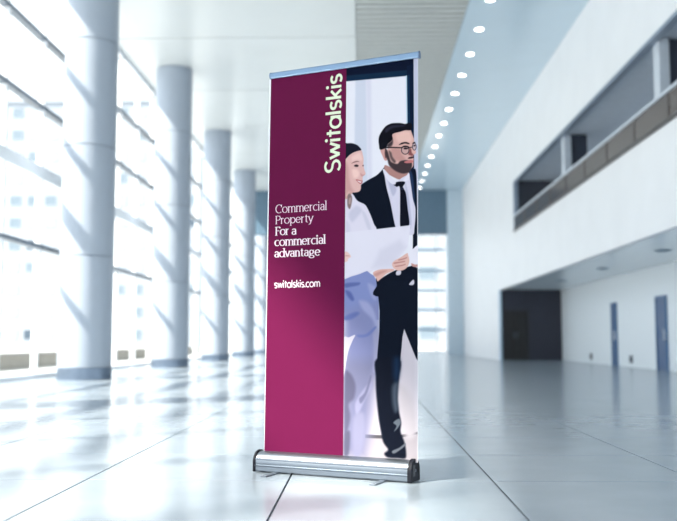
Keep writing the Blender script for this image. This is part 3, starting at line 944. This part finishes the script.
def lettering(txt, serif, thick, thin, p0, p1, hpx, rgb, vertical=False, track=0.03):
    """p0, p1: photo pixels of the baseline's two ends; hpx: pixel reached by ascenders above p0"""
    quads, wd = text_mesh(txt, serif, thick, thin, track)
    a = Vector(uv(*p0)); b = Vector(uv(*p1)); h = Vector(uv(*hpx))
    if vertical:
        ey = Vector((-(abs(h.x - a.x)), 0)) / ASC; ex = Vector((b.x - a.x, b.y - a.y)) / wd
    else:
        ex = Vector((b.x - a.x, 0)) / wd; ey = Vector((0, h.y - a.y)) / ASC
    bm = bmesh.new()
    for qi, qd in enumerate(quads):
        bm.faces.new([bm.verts.new(((a + ex * u + ey * v).x, -0.0008 - 1.5e-6 * qi, (a + ex * u + ey * v).y)) for u, v in qd])
    for f in bm.faces:
        f.normal_update()
        if f.normal.y > 0:
            f.normal_flip()
    me = bpy.data.meshes.new('lettering'); bm.to_mesh(me); bm.free(); me.materials.append(ink(rgb))
    return tag(link('lettering', me, sheet), 'cream lettering running up the banner' if vertical else ('white serif lettering' if serif else 'small white web address lettering'))


CREAM = (206, 214, 192)
lettering('Switalskis', False, 0.118, 0.105, (339.7, 171.3), (341.6, 73.2), (324.4, 171.3), CREAM, True, 0.035)
PINK = (226, 200, 216)
lettering('Commercial', True, 0.085, 0.04, (275.8, 213.2), (327.2, 210.2), (275.8, 204.6), PINK)
lettering('Property', True, 0.085, 0.04, (275.6, 224.1), (313.2, 222), (275.6, 215.8), PINK)
lettering('For', True, 0.135, 0.055, (275.6, 235.3), (289.2, 234.7), (275.6, 226.8), (224, 206, 216))
lettering('a', True, 0.135, 0.055, (291.8, 234.6), (296.6, 234.4), (291.8, 226.1), (224, 206, 216))
lettering('commercial', True, 0.135, 0.055, (275.0, 246.0), (325.8, 244), (275.0, 237.4), (224, 206, 216))
lettering('advantage', True, 0.135, 0.055, (274.6, 257.3), (320.4, 255.4), (274.6, 248.9), (224, 206, 216))
lettering('switalskis.com', False, 0.125, 0.11, (274.6, 287.9), (320.4, 286.4), (274.6, 280.6), (224, 208, 216))

# ------------------------------------------------------------------ outside
tag(boxes('pavement', [(-160, XG - 0.3, -60, 160, -0.3, -0.06), (XG - 0.3, 90, Y1, 160, -0.3, -0.06), (XG - 0.3, 90, -60, Y0, -0.3, -0.06), (XF, 90, Y0, Y1, -0.3, -0.06)],
          mat('pale_paving', (188, 190, 190), 0.8, var=0.05)), kind='structure')
kb = tag(empty('planter_kerb', (-9.2, 10, -0.06)), 'low beige kerb wall outside the glass at lower left', 'kerb')
boxes('wall', [(-0.2, 0.2, 0, 40, 0, 0.36)], mat('beige_stone', (150, 146, 138), 0.8, var=0.08), kb)
boxes('coping', [(-0.24, 0.24, 0, 40, 0.36, 0.42)], mat('pale_coping', (150, 149, 147), 0.7), kb, bevel=0.01)


def building(label, x0, x1, yf, depth, h, nx, nz, special):
    b = tag(empty('building', ((x0 + x1) / 2, yf, -0.06)), label, 'building')
    W = x1 - x0
    bm_ = mat('pale_facade', (150, 157, 166), 0.8, var=0.02)
    boxes('wall', [(-W / 2, W / 2, 0, depth, 0, h)], bm_, b)
    boxes('roof_parapet', [(-W / 2 - 0.3, W / 2 + 0.3, -0.3, depth, h, h + 0.5)], bm_, b)
    sx, sz = W / nx, h / nz
    ms = [mat('pale_blind', (142, 151, 162), 0.5), mat('mid_blue_window', (108, 122, 134), 0.4), mat('deep_blue_window', (58, 74, 90), 0.4),
          mat('green_window', (64, 104, 98), 0.25)]
    frame_m = mat('window_frame_white', (156, 162, 170), 0.5)
    fme = {}
    ww, wh = sx * 0.62, sz * 0.42
    bm = bmesh.new()
    t = 0.08
    for r in ((-ww / 2 - t, ww / 2 + t, -0.08, 0.02, -t, 0), (-ww / 2 - t, ww / 2 + t, -0.08, 0.02, wh, wh + t),
              (-ww / 2 - t, -ww / 2, -0.08, 0.02, 0, wh), (ww / 2, ww / 2 + t, -0.08, 0.02, 0, wh)):
        bm_box(bm, *r)
    fme = bm_mesh('window', bm, frame_m)
    pm = []
    for m in ms:
        bm = bmesh.new(); bm_box(bm, -ww / 2, ww / 2, -0.04, 0.0, 0, wh); pm.append(bm_mesh('pane', bm, m))
    for i in range(nx):
        for j in range(nz):
            k = special.get((i, j))
            if k is None:
                k = random.choice((0, 0, 0, 0, 0, 0, 1, 1, 2))
            wdw = link('window', fme, b, (-W / 2 + sx * (i + 0.5), 0, sz * (j + 0.3)))
            link('pane', pm[k], wdw)
    return b


building('pale office block with small blue windows beyond the glass at left', -64, -20, 110, 16, 30.5, 20, 11, {})
building('pale building seen through the glazed far end of the hall', -4, 34, 96, 14, 22, 12, 7, {})
